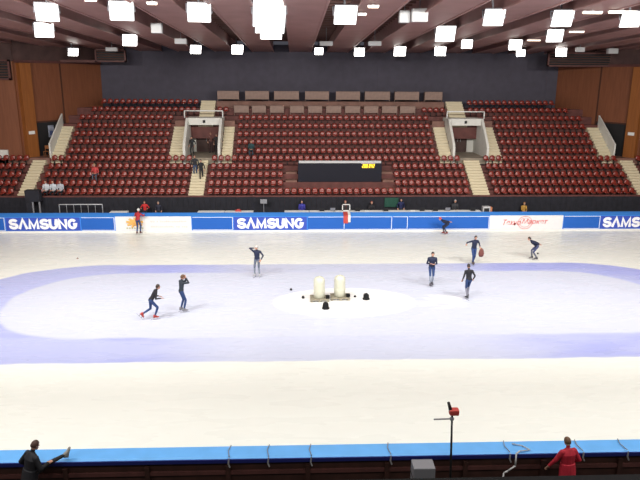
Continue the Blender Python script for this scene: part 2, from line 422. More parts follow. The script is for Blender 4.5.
# ------------------------------------------------------------------ seats
def seat_mesh():
    m = MB().use(M['seat'])
    # curved shell: profile in (y,z) from pan front to back top, width varies
    prof = [(-.40, .395, .17), (-.38, .43, .185), (-.2, .42, .195), (-.07, .415, .195), (-.02, .45, .2), (-.005, .56, .2), (.008, .65, .19), (.03, .71, .18), (.065, .75, .155), (.11, .765, .11)]
    top = []; bot = []
    for y, z, w in prof:
        row = []; rw = []
        for u in (-1, -.6, 0, .6, 1):
            lift = .03*u*u
            row.append((u*w, y + (.05*u*u - .03 if z > .46 else 0), z + (lift if z < .46 else -.035*u*u if z > .69 else 0)))
            rw.append((u*w, y + (.05*u*u - .03 if z > .46 else 0) + (.03 if z > .46 else 0), z + (lift if z < .46 else -.035*u*u if z > .69 else 0) - (.03 if z <= .47 or z > .74 else 0)))
        top.append(row); bot.append(rw)
    n = 5; K = len(prof); vs = [p for r in top for p in r] + [p for r in bot for p in r]; o = K*n; fs = []
    for k in range(K-1):
        for i in range(n-1):
            q = k*n+i; fs.append((q, q+1, q+n+1, q+n)); fs.append((o+q, o+q+n, o+q+n+1, o+q+1))
        fs.append((k*n, (k+1)*n, o+(k+1)*n, o+k*n)); fs.append((k*n+n-1, o+k*n+n-1, o+(k+1)*n+n-1, (k+1)*n+n-1))
    for i in range(n-1):
        fs.append((i, o+i, o+i+1, i+1)); q = (K-1)*n+i; fs.append((q, q+1, o+q+1, o+q))
    m.add(vs, fs)
    m.use(M['dark']).box(-.035, .035, -.16, -.09, 0, .41)
    return m
SM = seat_mesh(); seat_me = SM.mesh('stadium_seat', None, True)
def spread(a, b, p=.532):
    n = int((b-a)/p + .02); off = ((b-a) - n*p)/2
    return [a + off + p*(j+.5) for j in range(n)]
rest = MB(); rest.mats = SM.mats[:]
def put_rest(x, y, z):
    b = len(rest.v); rest.v += [(v[0]+x, v[1]+y, v[2]+z) for v in SM.v]
    rest.f += [tuple(b+i for i in f) for f in SM.f]; rest.m += SM.m
rowname = ['front row', 'second row', 'third row', 'fourth row']
n_single = 0; WLX = lambda y: (-26.6 if y < 51.1 else -17.3 - 9*(58.7-y)/15.5)
for i in range(12):
    if i <= 4:
        bl = [('far left corner block', 'its right stairs', -25.5, -20.95, -1), ('left block', 'its left stairs', -19.45, -8.2, 1)]
        if i in (1, 2, 3): bl += [('centre block', 'the left vomitory stairs', -6.9, -.75, 1), ('centre block', 'the right vomitory stairs', 7.7, 13.62, -1)]
        else: bl += [('centre block', 'the left vomitory stairs', -6.9, 13.62, 1)]
        bl += [('right block', 'its left stairs', 15.15, 26.65, 1)]
        if i >= 1: bl += [('far right corner block', 'its left stairs', 27.95, 31.8, 1)]
    else:
        l0 = {9: -18.5, 10: -17.7, 11: -17.0}.get(i, -18.5); r1 = {9: 25.2, 10: 24.4, 11: 23.5}.get(i, 25.2)
        le = {9: -10.2, 10: -8.3, 11: -8.3}.get(i, -10.25); rs = {9: 17.05, 10: 15.0, 11: 15.0}.get(i, 17.1)
        bl = [('', '', l0, le, 1)]
        if i < 10: bl += [('', '', -5.08, 11.8, 1)]
        elif i == 10: bl += [('', '', -6.9, -5.6, 1), ('', '', 11.0, 13.3, 1)]
        bl += [('', '', rs, r1, 1)]
    for bn, ref, a, b, dr in bl:
        xs = spread(a, b)
        if dr < 0: xs = xs[::-1]
        for j, x in enumerate(xs):
            if not (WLX(YB[i]-.4)+.4 < x < 6.82-WLX(YB[i]+.2)-.9): continue
            if i <= 3 and n_single < 300 and -22.75 < x < 28.9:
                o = bpy.data.objects.new('stadium_seat', seat_me); COL.objects.link(o); o.location = (x, YB[i], TZ[i])
                tag(o, 'red stadium seat, %s of the %s, %s from %s' % (rowname[i], bn, ordinal(j+1), ref), 'seat', 'red seats in the lowest rows of the stand')
                n_single += 1
            else: put_rest(x, YB[i], TZ[i])
ro = rest.build('stadium_seating', None, smooth=True)
tag(ro, 'red plastic seats filling all the higher rows of the stand', 'seats', None, 'stuff')

# ------------------------------------------------------------------ press desks
def press_desk(x0, x1, y, z0, z1, ztread, label, group):
    e = empty('press_desk', ((x0+x1)/2, y, ztread), label, 'desk', group); w = (x1-x0)/2
    MB().rbox(-w, w, 0, .05, z0-ztread, z1-ztread-.03, .012).build('front_panel', M['desk'], e)
    MB().rbox(-w, w, -.04, .5, z1-ztread-.03, z1-ztread, .01).build('desk_top', M['desk'], e)
    for s_ in (-1, 1): MB().box(s_*w-.03 if s_ > 0 else -w, w if s_ > 0 else -w+.03, .05, .45, 0, z1-ztread-.03).build('side_panel', M['desk'], e)
for k, (x0, x1) in enumerate([(-7.3+.45, -4.95), (-4.4, -2.3), (-1.85, .36), (.9, 3.03), (3.65, 5.8), (6.23, 8.49), (8.91, 11.1), (11.61, 13.2)]):
    press_desk(x0, x1, 57.2, 8.88, 9.6, 8.72, 'brown press desk in the top row by the black curtain, %s from left' % ordinal(k+1), 'press desks in the top row')
for k, (x0, x1) in enumerate([(-5.28, -4.), (-3.73, -2.52), (-2.17, -.96), (-.43, .79), (1.14, 2.36), (2.71, 4.03), (4.37, 5.69), (6.03, 7.28), (7.61, 8.95), (9.2, 10.54)]):
    press_desk(x0, x1, 55.75, 7.8, 8.42, TZ[10], 'small brown press desk in the lower desk row, %s from left' % ordinal(k+1), 'press desks in the lower desk row')

# ------------------------------------------------------------------ scoreboard
sb = empty('scoreboard', (3.48, 48.6, TZ[1]), 'long black electronic scoreboard with yellow digits among the red seats', 'scoreboard')
MB().rbox(-3.27, 3.27, 0, .3, .12, 2.12, .03).build('cabinet', M['screen'], sb)
MB().rbox(-3.2, 3.2, -.06, .32, 2.0, 2.17, .02).build('top_ledge', M['lightgrey'], sb)
for s_ in (-2.2, 2.2): MB().box(s_-.08, s_+.08, .05, .25, 0, .13).build('foot', M['dark'], sb)
def digit(mb, x, z, w, h, segsn):
    t = .05
    on = {'0': 'abcdef', '1': 'bc', '2': 'abged', '3': 'abgcd', '4': 'fgbc', '5': 'afgcd', '8': 'abcdefg'}[segsn]
    sh = lambda zz: .18*(zz-z)
    for c in on:
        x0, x1, z0, z1 = {'a': (0, w, h-t, h), 'd': (0, w, 0, t), 'g': (0, w, h/2-t/2, h/2+t/2), 'b': (w-t, w, h/2, h), 'c': (w-t, w, 0, h/2), 'e': (0, t, 0, h/2), 'f': (0, t, h/2, h)}[c]
        mb.box(x+x0+sh(z+z0), x+x1+sh(z+z0), -.02, 0, z+z0, z+z1)
for q, (x0_, tx) in enumerate(((1.72, '200'), (2.24, '042'))):
    for k, ch_ in enumerate(tx):
        dg_ = MB(); digit(dg_, x0_+k*.155, 1.63, .125, .29, ch_); dg_.build('digit', M['led'], sb)
MB().box(1.65, 2.75, -.015, 0, 1.96, 2.0).build('caption_strip', M['ledpink'], sb)

# ------------------------------------------------------------------ boards
def ribbon(mb, pts, w, y0, y1):
    n = len(pts); L = []; Rr = []
    for i in range(n):
        d0 = (Vector(pts[i])-Vector(pts[i-1])).normalized() if i else None
        d1 = (Vector(pts[i+1])-Vector(pts[i])).normalized() if i < n-1 else None
        d = d0 or d1
        if d0 and d1:
            d = (d0+d1).normalized(); k = min(1.6, 1/max(.3, d.dot(d0)))
        else: d = d0 or d1; k = 1
        nn = Vector((-d.y, d.x))*w/2*k
        L.append(Vector(pts[i])+nn); Rr.append(Vector(pts[i])-nn)
    vs = [(p.x, y0, p.y) for p in L] + [(p.x, y0, p.y) for p in Rr] + [(p.x, y1, p.y) for p in L] + [(p.x, y1, p.y) for p in Rr]
    fs = []
    for i in range(n-1):
        fs += [(i, i+1, n+i+1, n+i), (2*n+i, 3*n+i, 3*n+i+1, 2*n+i+1), (i, 2*n+i, 2*n+i+1, i+1), (n+i, n+i+1, 3*n+i+1, 3*n+i)]
    fs += [(0, n, 3*n, 2*n), (n-1, 3*n-1, 4*n-1, 2*n-1)]
    mb.add(vs, fs)
def arc(cx, cy, rx, ry, a0, a1, n=10): return [(cx+rx*math.cos(R_(a0+(a1-a0)*i/n)), cy+ry*math.sin(R_(a0+(a1-a0)*i/n))) for i in range(n+1)]
def glyph(c):                                                       # centre lines in a unit cell, stroke .2
    if c == 'S': return [arc(.5, .7, .36, .2, 15, 270, 12)[:-1] + arc(.5, .3, .36, .2, 90, -195, 12)], .9
    if c == 'A': return [[(.08, 0), (.5, .96), (.92, 0)]], 1.0
    if c == 'M': return [[(.1, 0), (.14, .9), (.55, .14), (.96, .9), (1.0, 0)]], 1.1
    if c == 'U': return [[(.1, 1), (.1, .4)] + arc(.45, .4, .35, .3, 180, 360, 10) + [(.8, .4), (.8, 1)]], .9
    if c == 'N': return [[(.1, 0), (.1, .9), (.8, .1), (.8, 1)]], .9
    if c == 'G': return [arc(.5, .5, .38, .4, 40, 330, 16) + [(.86, .46), (.55, .46)]], .98
def bold_letters(parent, cx, z0, z1, width):
    word = 'SAMSUNG'; h = z1-z0; tot = sum(glyph(c)[1] for c in word) + .12*6; sx = width/tot; x = cx-width/2
    for c in word:
        m = MB(); st_, w = glyph(c)
        for ln in st_: ribbon(m, [(x+px*sx, z0+.1*h*0+pz*h) for px, pz in ln], .2, -.03, -.02)
        m.build('letter', M['letterwhite'], parent); x += (w+.12)*sx
BX0, BX1, BY = -24.8, 30.3, 44.25
fb = empty('padded_rink_board', (2.5, BY, 0), 'long blue padded rink board with advertising banners along the far side', 'rink board')
fb.location = (0, BY, 0)
MB().prism([(0, .1), (0, 1.14), (.5, 1.3), (.65, 1.3), (.65, .1)], BX0, BX1).build('foam_pad', M['pad'], fb)
MB().box(BX0, BX1, -.03, .6, 0, .12).build('kick_strip', M['kick'], fb)
panels = [(-24.7, -20.62, 'blue'), (-20.55, -15.35, 'sam'), (-15.28, -12.92, 'blue'), (-12.86, -7.47, 'emblem'), (-7.42, -4.5, 'blue'), (-4.44, .82, 'sam'), (.88, 3.54, 'blue'), (3.56, 7.0, 'blue'), (7.03, 8.15, 'blue'), (8.18, 14.15, 'blue'), (14.19, 19.63, 'market'), (19.68, 22.4, 'blue'), (22.44, 27.6, 'sam'), (27.7, 30.2, 'blue')]
for x0, x1, k in panels:
    z0, z1 = .15, 1.1; c = (x0+x1)/2
    mm = M['panelwhite'] if k in ('emblem', 'market') else M['panelviolet'] if k == 'sam' else M['panelblue']
    po = MB().box(x0, x1, -.02, 0, z0 - (0 if mm != M['panelwhite'] else .02), z1 + (0 if mm != M['panelwhite'] else .06)).build('advertising_panel', mm, fb)
    if k == 'blue':
        po['label'] = 'plain blue panel with thin white edge lines'
        MB().box(x0+.05, x1-.05, -.026, -.02, 1.07, 1.1).box(x0+.05, x1-.05, -.026, -.02, .15, .18).box(x1-.035, x1, -.026, -.02, .15, 1.1).build('edge_line', M['letterwhite'], po)
    elif k == 'sam':
        po['label'] = 'violet blue panel with bold white lettering'
        bold_letters(po, c, .27, .99, 4.75)
    elif k == 'emblem':
        po['label'] = 'white panel with gold emblem and two faded lines of lettering'
        em = MB(); ex, ez = x0+1.38, .72
        for q in range(9):
            an = R_(q*40+90); em.prism([(0, 0), (0, .01), (0, .02)], 0, .001) if False else None
            em.use(M['goldpale']).cyl((ex, -.03, ez), (ex+.6*math.cos(an), -.03, ez+.36*math.sin(an)), .1, .08, 6)
        em.use(M['gold']).ball((ex, -.035, ez), .3, .02, .24)
        em.use(M['olive'])
        for q in range(7): em.box(ex-.62+q*.18, ex-.5+q*.18, -.03, -.02, .25, .36)
        em.build('emblem', M['gold'], po)
        ln = MB(); rr = random.Random(5)
        for zz, xa, xb in ((.74, x0+2.5, x1-.35), (.36, x0+2.5, x1-.25)):
            q = xa
            while q < xb:
                w = rr.uniform(.06, .13); h = rr.uniform(.08, .13)
                ln.box(q, q+w, -.026, -.02, zz, zz+.03).box(q, q+.035, -.0265, -.02, zz, zz+h).box(q+w-.03, q+w, -.0265, -.02, zz, zz+h*.8)
                q += w + (.05 if rr.random() < .8 else .16)
        ln.build('lettering', M['letterpink'], po)
    elif k == 'market':
        po['label'] = 'white panel with red script lettering across a circle'
        text_mesh('lettering', '\u0422\u0435\u0445\u043d\u043e', 1.3, .42, M['letterred'], po, (c-1.06, -.026, .64), shear=.35, bold=.004)
        text_mesh('lettering', '\u041c\u0430\u0440\u043a\u0435\u0442', 1.95, .46, M['letterred'], po, (c+.62, -.028, .66), shear=.35, bold=.006)
        cr = MB(); N = 28
        for rad, sw in ((.52, .018), (.38, .014)):
            pts = [(c-.1+rad*1.0*math.cos(2*math.pi*q/N), -.026, .62+rad*.9*math.sin(2*math.pi*q/N)) for q in range(N+1)]
            cr.tube(pts, sw, 4)
        cr.build('circle', M['letterred'], po)

nb = empty('padded_rink_board', (0, 14.5, 0), 'near padded rink board with pale blue top and brown timber back', 'rink board')
MB().prism([(.02, 1.165), (.02, 1.27), (.1, 1.3), (.55, 1.3), (.6, 1.24), (.6, .1), (.3, .1), (.3, 1.165)], BX0, BX1).build('foam_pad', M['padtop'], nb)
MB().box(BX0, BX1, -.01, .04, 1.16, 1.26).build('pad_edge', M['navy'], nb)
MB().box(BX0, BX1, .06, .29, .3, 1.12).build('back_panel', M['darkbrown'], nb)
for z in (.42, .86): MB().box(BX0, BX1, -.0, .07, z-.05, z+.05).build('rail', M['railbrown'], nb)
x = -24.9
while x < 30: MB().box(x-.06, x+.06, -.03, .07, .3, 1.08).build('post', M['darkbrown'], nb); x += 2.1
MB().box(BX0, BX1, .02, .3, 0, .3).build('base_beam', M['dark'], nb)
for k, x in enumerate((-1.76, -.73, .39, 2.49, 5.67, 7.65, 8.86)):
    e = empty('pad_clamp', (x, 14.5, 1.3), 'small steel clamp strap over the near blue pad, %s from left' % ordinal(k+1), 'clamp', 'clamps on the near board')
    MB().tube([(0, .55, .03), (-.05, .3, .03), (0, .02, .03)], .012).build('strap', M['grey'], e)
    MB().tube([(0, -.045, .03), (-.02, -.07, -.12), (.02, -.08, -.22)], .02).build('hook', M['steel'], e)

# ------------------------------------------------------------------ roof
SL = .033
zb = lambda y: 13.0 + (58.7-y)*SL
YF, YE = 18., 58.7
struct(MB().prism([(-6, zb(-6)+1.5), (59.2, zb(59.2)+1.5), (59.2, zb(59.2)+1.8), (-6, zb(-6)+1.8)], -27, 34).build('ceiling', M['deck']), 'dark brown roof deck above the beams and floodlights', 'ceiling')
GX = [-1.15 + 3.3*k for k in range(-7, 11)]
for k, g in enumerate(GX):
    c = g + 1.65
    if c > 33: continue
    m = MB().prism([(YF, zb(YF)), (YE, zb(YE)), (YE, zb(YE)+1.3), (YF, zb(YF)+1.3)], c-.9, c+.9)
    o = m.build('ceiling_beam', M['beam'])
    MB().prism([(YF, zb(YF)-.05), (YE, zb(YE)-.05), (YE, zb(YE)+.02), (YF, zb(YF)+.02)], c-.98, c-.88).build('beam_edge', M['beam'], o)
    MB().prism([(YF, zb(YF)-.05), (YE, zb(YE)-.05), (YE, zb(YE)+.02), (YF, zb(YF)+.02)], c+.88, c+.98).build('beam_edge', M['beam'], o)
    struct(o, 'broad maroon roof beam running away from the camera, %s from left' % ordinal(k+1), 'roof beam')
y = 22.; k = 0
while y < 58:
    k += 1
    o = MB().box(-27, 34, y-.12, y+.12, zb(y)+.75, zb(y)+1.0).build('ceiling_purlin', M['purlin'])
    struct(o, 'brown cross purlin between the roof beams, %s from the near side' % ordinal(k), 'purlin'); y += 1.0
# bulkhead louvres under the roof corners
def louvre(x0, x1, y, z0, z1, label):
    e = empty('ceiling_louvre', ((x0+x1)/2, y, z0), label, 'louvre', None, 0, 'structure'); w = (x1-x0)/2; h = z1-z0
    MB().box(-w, w, .12, .3, 0, h).build('louvre_back', M['dark'], e)
    f = MB().box(-w, w, 0, .2, 0, .12).box(-w, w, 0, .2, h-.12, h).box(-w, -w+.14, 0, .2, 0, h).box(w-.14, w, 0, .2, 0, h); f.build('louvre_frame', M['railbrown'], e)
    sl = MB(); z = .22
    while z < h-.15: sl.prism([(.02, z), (.11, z+.08), (.13, z+.08), (.04, z)], -w+.14, w-.14); z += .2
    sl.build('louvre_slats', M['purlin'], e)
louvre(-16.6, -14.05, 55., 11.95, 13.0, 'brown louvred panel under the roof beside the black curtain, left')
louvre(-24.6, -21.9, 50.9, 10.5, 12.0, 'brown louvred panel high on the left wall at the frame edge')
louvre(21.3, 28.3, 54.2, 11.8, 12.95, 'long brown louvred panel under the roof at upper right')
struct(MB().box(-26, -16.6, 54.9, 55.1, 11.9, 12.1).build('trim_2', M['railbrown']), 'thin brown soffit rail under the roof at upper left', 'rail')

# ------------------------------------------------------------------ lamps
def floodlight(x, y, w, label, group, tilt=0., dz=0., row='rear'):
    z = zb(y) - .32 + dz
    e = empty('pendant_floodlight', (x, y, z), label, 'floodlight', group, 0, 'thing'); e.rotation_euler = (tilt, 0, -R_((x-3)*1.3)); e.rotation_mode = 'XYZ'
    m = MB(); h = w/2
    m.rings([[(-h*.55, -h*.55, .34), (h*.55, -h*.55, .34), (h*.55, h*.55, .34), (-h*.55, h*.55, .34)], [(-h, -h, .04), (h, -h, .04), (h, h, .04), (-h, h, .04)], [(-h, -h, 0), (h, -h, 0), (h, h, 0), (-h, h, 0)]])
    m.build('housing', M['grey'], e)
    MB().rbox(-h*.94, h*.94, -h*.94, h*.94, -.05, -.004, .015).build('lens', M['lens_'+row], e)
    MB().box(-h-.05, -h, -.03, .03, -.02, .5).box(h, h+.05, -.03, .03, -.02, .5).box(-h-.05, h+.05, -.03, .03, .48, .54).box(-.04, .04, -.04, .04, .5, 1.3).build('bracket', M['grey'], e)
    return e
rowsL = [
 ('rear', [(-17.4, 52.2, .75, -.25), (-7.8, 52.0, .85, 0), (-4.5, 51.7, .9, 0), (1.95, 53.0, .7, 0), (5.3, 53.6, .85, 0), (8.45, 52.4, .95, 0), (11.65, 52.1, .9, 0), (18.65, 53.4, .7, 0), (21.5, 52.1, .85, 0)]),
 ('third', [(-10.9, 44.0, .95, 0), (11.9, 45.0, .75, 0), (15.4, 45.3, .9, 0)]),
 ('second', [(-14.1, 37.8, 1.05, 0), (-1.3, 37.0, 1.25, 0), (8.75, 38.0, 1.15, 0), (15.45, 38.6, .95, 0)]),
 ('nearest', [(-10.95, 29.9, 1.0, 0), (-7.5, 29.2, 1.05, 0), (-4.2, 29.5, 1.05, 0), (-1.12, 29.6, 1.5, 0), (-1.2, 32.6, 1.5, 0), (2.3, 29.9, 1.05, 0), (9.2, 30.3, .95, 0), (12.45, 30.4, .95, 0), (15.75, 30.5, .9, 0)])]  # outsized centre lenses and an added lamp between them imitate the glow
for rn, ls in rowsL:
    for k, (x, y, w, dz) in enumerate(ls):
        floodlight(x, y, w, 'glaring white floodlight in the %s visible row under the roof, %s from left' % (rn, ordinal(k+1)), 'roof floodlights', R_(-46), dz, rn)
# warm glowing strips added for the bright slits between the beams
for k, (x, y, l) in enumerate([(-8.3, 27.6, .5), (-6.0, 28.4, .45), (3.15, 31.3, .5), (3.4, 28.7, .5), (13.6, 29.9, .9), (14.9, 29.7, 1.3), (16.2, 44.0, .9), (16.6, 38.3, .9), (-12.9, 28.5, .6)]):
    e = empty('pendant_glow_strip', (x, y, zb(y)-.12), 'short warm glowing strip between roof beams, %s from left' % ordinal([4, 5, 6, 7, 8][0] if False else k+1), 'strip light', 'warm glowing strips', 0, 'thing')
    MB().box(-l/2, l/2, -.08, .08, .0, .06).build('strip_back', M['paintwhite'], e)
    MB().box(-l/2+.03, l/2-.03, -.06, .06, -.05, 0).build('tube', M['tube'], e)
    MB().box(-.02, .02, -.02, .02, .06, 1.0).build('hanger', M['grey'], e)
# grey loudspeakers
for k, (x, y, w, h, lb) in enumerate([(-7.8, 37.8, .6, .55, 'pale grey loudspeaker box hung above the left vomitory side'), (-7.75, 45.2, .8, .35, 'flat pale grey loudspeaker box behind the upper left floodlight'), (5.9, 31.2, .75, .6, 'pale grey loudspeaker box hung right of the centre floodlights'), (5.25, 31.6, .5, .55, 'smaller grey loudspeaker box beside the larger hung one'), (2.2, 45.8, .9, .3, 'low grey loudspeaker bar above the scoreboard, left one'), (5.55, 45.5, .9, .3, 'low grey loudspeaker bar above the scoreboard, right one'), (-14.6, 53.0, .9, .3, 'low grey loudspeaker bar hung beside the left louvred panel'), (22.1, 50.0, .6, .35, 'grey loudspeaker box hung left of the right louvred panel'), (25.4, 51.5, .8, .4, 'grey loudspeaker box hung over the right louvred panel')]):
    e = empty('hanging_loudspeaker', (x, y, zb(y)-.45), lb, 'loudspeaker', 'hung loudspeakers', 0, 'thing')
    MB().rbox(-w/2, w/2, -.2, .2, 0, h, .03).build('cabinet', M['lightgrey'], e)
    MB().box(-w/2+.05, w/2-.05, -.215, -.2, .05, h-.05).build('grille', M['lightgrey'], e)
    MB().box(-.02, .02, -.02, .02, h, h+.9).build('hanger', M['grey'], e)
# unseen lights for the hall's near lamps; last row added for the near side
for yy, pw, tl in ((22.0, 900, 62), (15.5, 370, 15), (5.0, 180, 42)):
    for xx in (-17.65, -11.05, -4.45, 2.15, 8.75, 15.35, 21.95):
        l = bpy.data.lights.new('unseen_hall_lamp', 'AREA'); l.shape = 'SQUARE'; l.size = 1.0; l.energy = pw*(1.55 if abs(xx-2.15) > 12 else .95); l.color = (1, .97, .92); l.spread = R_(140)
        lo = bpy.data.objects.new('unseen_hall_lamp', l); COL.objects.link(lo); lo.location = (xx, yy, zb(yy)-.35); lo.rotation_euler.x = R_(tl)
w = bpy.data.worlds.new('world'); S.world = w; w.use_nodes = True
w.node_tree.nodes['Background'].inputs[0].default_value = (.5, .5, .6, 1); w.node_tree.nodes['Background'].inputs[1].default_value = .14

# ------------------------------------------------------------------ people
V = Vector
def ik(a, b, l1, l2, pole):
    a = V(a); b = V(b); d = b-a; L = min(max(d.length, .05), l1+l2-.004); dn = d.normalized(); b = a + dn*L
    p = V(pole); p = (p - dn*p.dot(dn)).normalized()
    c = (L*L + l1*l1 - l2*l2)/(2*L); h = math.sqrt(max(0, l1*l1 - c*c))
    return a + dn*c + p*h, b
def seg_dist(P, a, b):
    a = np.array(a); b = np.array(b); ab = b-a; t = np.clip(((P-a) @ ab)/max(1e-9, ab @ ab), 0, 1)
    return np.linalg.norm(P - a - t[:, None]*ab, axis=1), t

def person(label, loc, heading, C, pel=(0, 0, .98), lean=0, side=0, head=(0, 0), hands=None, feet=None, elbow=None, knee=None, sc=1.,
           skates=True, hat=None, hair=(.03, .02, .015), shoe=(.03, .03, .035), voxel=.009, toes=None, group=None, held=None, bulk=1., hem=0.):
    """C: colours by region (torso, arm, fore, hand, thigh, shin, skin). hands/feet: targets in the figure's frame (x right, y forward, z up)."""
    pel = V(pel); rs = Matrix.Rotation(-R_(lean), 3, 'X') @ Matrix.Rotation(R_(side), 3, 'Y')
    T = lambda x, y, z: pel + rs @ V((x, y, z))
    prim = []                                                            # (kind tag, a, b, ra, rb)
    b = MB()
    def cap(tagn, a, c, ra, rb, n=12):
        a = V(a); c = V(c); b.cyl(a, c, ra, rb, n); b.ball(a, ra, n=10, k=6); b.ball(c, rb, n=10, k=6); prim.append((tagn, a, c, ra, rb))
    # torso
    def ring(z, rx, ry, off=0.):
        k_ = bulk if z < .45 else 1+(bulk-1)*.3; rx *= k_; ry *= k_
        return [tuple(T(rx*math.cos(2*math.pi*i/16), off + ry*math.sin(2*math.pi*i/16), z)) for i in range(16)]
    b.rings([ring(-.1, .10, .08), ring(-.06, .155, .105, -.01), ring(.03, .165, .115, -.012), ring(.14, .145, .1), ring(.27, .158, .108, .005), ring(.38, .178, .115, .008), ring(.46, .165, .098), ring(.515, .10, .07), ring(.54, .06, .055)])
    if hem: b.rings([ring(.12, .165, .118), ring(-.1, .178, .135), ring(-.14-hem, .18, .14)]); prim.append(('torso', T(-.08, 0, -.12-hem), T(.08, 0, -.12-hem), .15, .15)); prim.append(('torso', T(-.08, 0, 0), T(.08, 0, 0), .16, .16))
    prim.append(('torso', T(0, 0, .06-hem), T(0, 0, .48), .15*bulk, .15)); prim.append(('thigh', T(-.06, 0, -.03), T(.06, 0, -.03), .12, .12))
    # neck + head
    hr = rs @ Matrix.Rotation(R_(-head[0]), 3, 'X') @ Matrix.Rotation(R_(head[1]), 3, 'Z')
    nk = T(0, 0, .5); hc = T(0, .02, .6) + hr @ V((0, .02, .105))
    cap('skin', nk, hc - hr @ V((0, .02, .07)), .055, .052)
    b.ball(hc, .077, .096, .118, hr, 16, 12); prim.append(('skin', hc - hr @ V((0, 0, .04)), hc + hr @ V((0, 0, .04)), .09, .09))
    b.ball(hc + hr @ V((0, .055, -.075)), .05, .045, .045, hr)          # jaw
    b.cyl(hc + hr @ V((0, .088, .02)), hc + hr @ V((0, .115, -.025)), .011, .017, 8); b.ball(hc + hr @ V((0, .108, -.025)), .017, .017, .014, hr)
    for s_ in (-1, 1):
        b.ball(hc + hr @ V((s_*.078, 0, -.01)), .012, .022, .034, hr, 8, 6)
        b.ball(hc + hr @ V((s_*.032, .088, -.05)), .02, .012, .006, hr, 8, 6)   # lips
    ends = {}
    hands = hands or {}; feet = feet or {}
    for s_, k in ((-1, 'L'), (1, 'R')):
        sh = T(s_*.185, 0, .445)
        cap('torso', T(s_*.09, 0, .45), sh, .075, .066)
        tg = hands.get(k, (s_*.27, .06, .0)); tg = pel + V(tg) if k not in (held or ()) else V(tg)
        el, wr = ik(sh, tg, .285, .255, V((elbow or {}).get(k, (s_*.5, -1, -.2))))
        cap('arm', sh, el, .058*bulk, .044*bulk); cap('fore', el, wr, .043*bulk, .032*bulk)
        hd = (wr-el).normalized(); ac = V((s_, 0, 0)); ac = (ac - hd*ac.dot(hd)).normalized() if abs(hd.x) < .95 else V((0, 1, 0)); nn = hd.cross(ac)
        # palm and five bent fingers
        pc = wr + hd*.055
        rot = Matrix((ac, nn, hd)).transposed()
        b.ball(pc, .042, .02, .055, rot, 12, 8); prim.append(('hand', wr + hd*.02, pc + hd*.05, .04, .04))
        for q, (off, ln) in enumerate(((-.033, .066), (-.011, .08), (.011, .075), (.033, .056))):
            f0 = pc + hd*.035 + ac*off; f1 = f0 + hd*(.018+ln*.5) + ac*off*.25; f2 = f1 + (hd*.8 + nn*s_*.6).normalized()*ln*.5
            cap('hand', f0, f1, .0105, .0100, 8); cap('hand', f1, f2, .0100, .0085, 8)
        t0 = pc - hd*.02 - ac*.03; t1 = t0 + (hd*.6 - ac*.7).normalized()*.045; t2 = t1 + (hd*.9 - ac*.2 + nn*s_*.25).normalized()*.032
        cap('hand', t0, t1, .014, .012, 8); cap('hand', t1, t2, .012, .010, 8)
        hp = T(s_*.088, 0, -.03)
        ft = V(feet.get(k, (s_*.1, 0, .19 if skates else .09)))
        kn, an = ik(hp, ft, .44, .43, V((knee or {}).get(k, (s_*.12, 1, 0))))
        cap('thigh', hp, kn, .088, .056, 14); cap('shin', kn, kn.lerp(an, .35), .054, .056, 14); cap('shin', kn.lerp(an, .35), an, .056, .038, 14)
        td = V((toes or {}).get(k, (s_*.15, 1, 0))).normalized(); sd_ = (an-kn).normalized()
        fu = (-sd_ - td*(-sd_).dot(td)).normalized(); fs = td.cross(fu)
        frot = Matrix((fs, td, fu)).transposed()
        sole = an - fu*.09
        cap('boot', an - fu*.05 - td*.03, an - fu*.062 + td*.13, .036, .028); ends[k] = (an, td, fu, frot, sole, kn)
    raw = b.build('person', cloth((.1, .1, .1)))
    md = raw.modifiers.new('r', 'REMESH'); md.mode = 'VOXEL'; md.voxel_size = voxel
    ms = raw.modifiers.new('s', 'SMOOTH'); ms.factor = .5; ms.iterations = 3
    dg = bpy.context.evaluated_depsgraph_get(); dg.update()
    me = bpy.data.meshes.new_from_object(raw.evaluated_get(dg)); old = raw.data
    raw.modifiers.clear(); raw.data = me; bpy.data.meshes.remove(old); me.name = 'person'
    tags = ['torso', 'arm', 'fore', 'hand', 'thigh', 'shin', 'boot', 'skin']
    me.materials.clear()
    for t_ in tags:
        c = C.get(t_, C['torso'] if t_ in ('arm', 'fore') else C['thigh'] if t_ == 'shin' else shoe if t_ == 'boot' else None)
        me.materials.append(M['skin'] if c is None else cloth(c))
    me.materials.append(M['dark'])
    n = len(me.polygons); P = np.empty(n*3); me.polygons.foreach_get('center', P); P = P.reshape(-1, 3)
    best = np.full(n, 1e9); idx = np.zeros(n, int)
    for tg_, a, c, ra, rb in prim:
        dd, t = seg_dist(P, a, c); dd = dd - (ra + (rb-ra)*t); k = dd < best; best[k] = dd[k]; idx[k] = tags.index(tg_)
    for s_ in (-1, 1):                                                    # eyes
        e = np.array(hc + hr @ V((s_*.032, .088, .005))); idx[np.linalg.norm(P-e, axis=1) < .013] = len(tags)
    me.polygons.foreach_set('material_index', idx.astype(np.int32)); me.polygons.foreach_set('use_smooth', [True]*n); me.update()
    # hair or helmet
    def dome(name, m_, grow, front):
        d = MB(); rg = []; K = 8
        for a_ in range(K+1):
            q = []
            for i in range(16):
                az = 2*math.pi*i/16; fr = max(0, math.sin(az))**.7
                t = (1.0-a_/K)*(1.85 - front*fr); zz = math.cos(t); rr_ = max(.02, math.sin(t))
                q.append(tuple(hc + hr @ V(((.077+grow)*rr_*math.cos(az), (.096+grow)*rr_*math.sin(az), (.118+grow)*zz))))
            rg.append(q)
        d.rings(rg); return d.build(name, m_, raw, smooth=True)
    if hat is not None:
        hm = dome('helmet' if skates else 'cap', cloth(hat, .4), .02, .75)
    else: dome('hair', cloth(hair, .6), .011, .92)
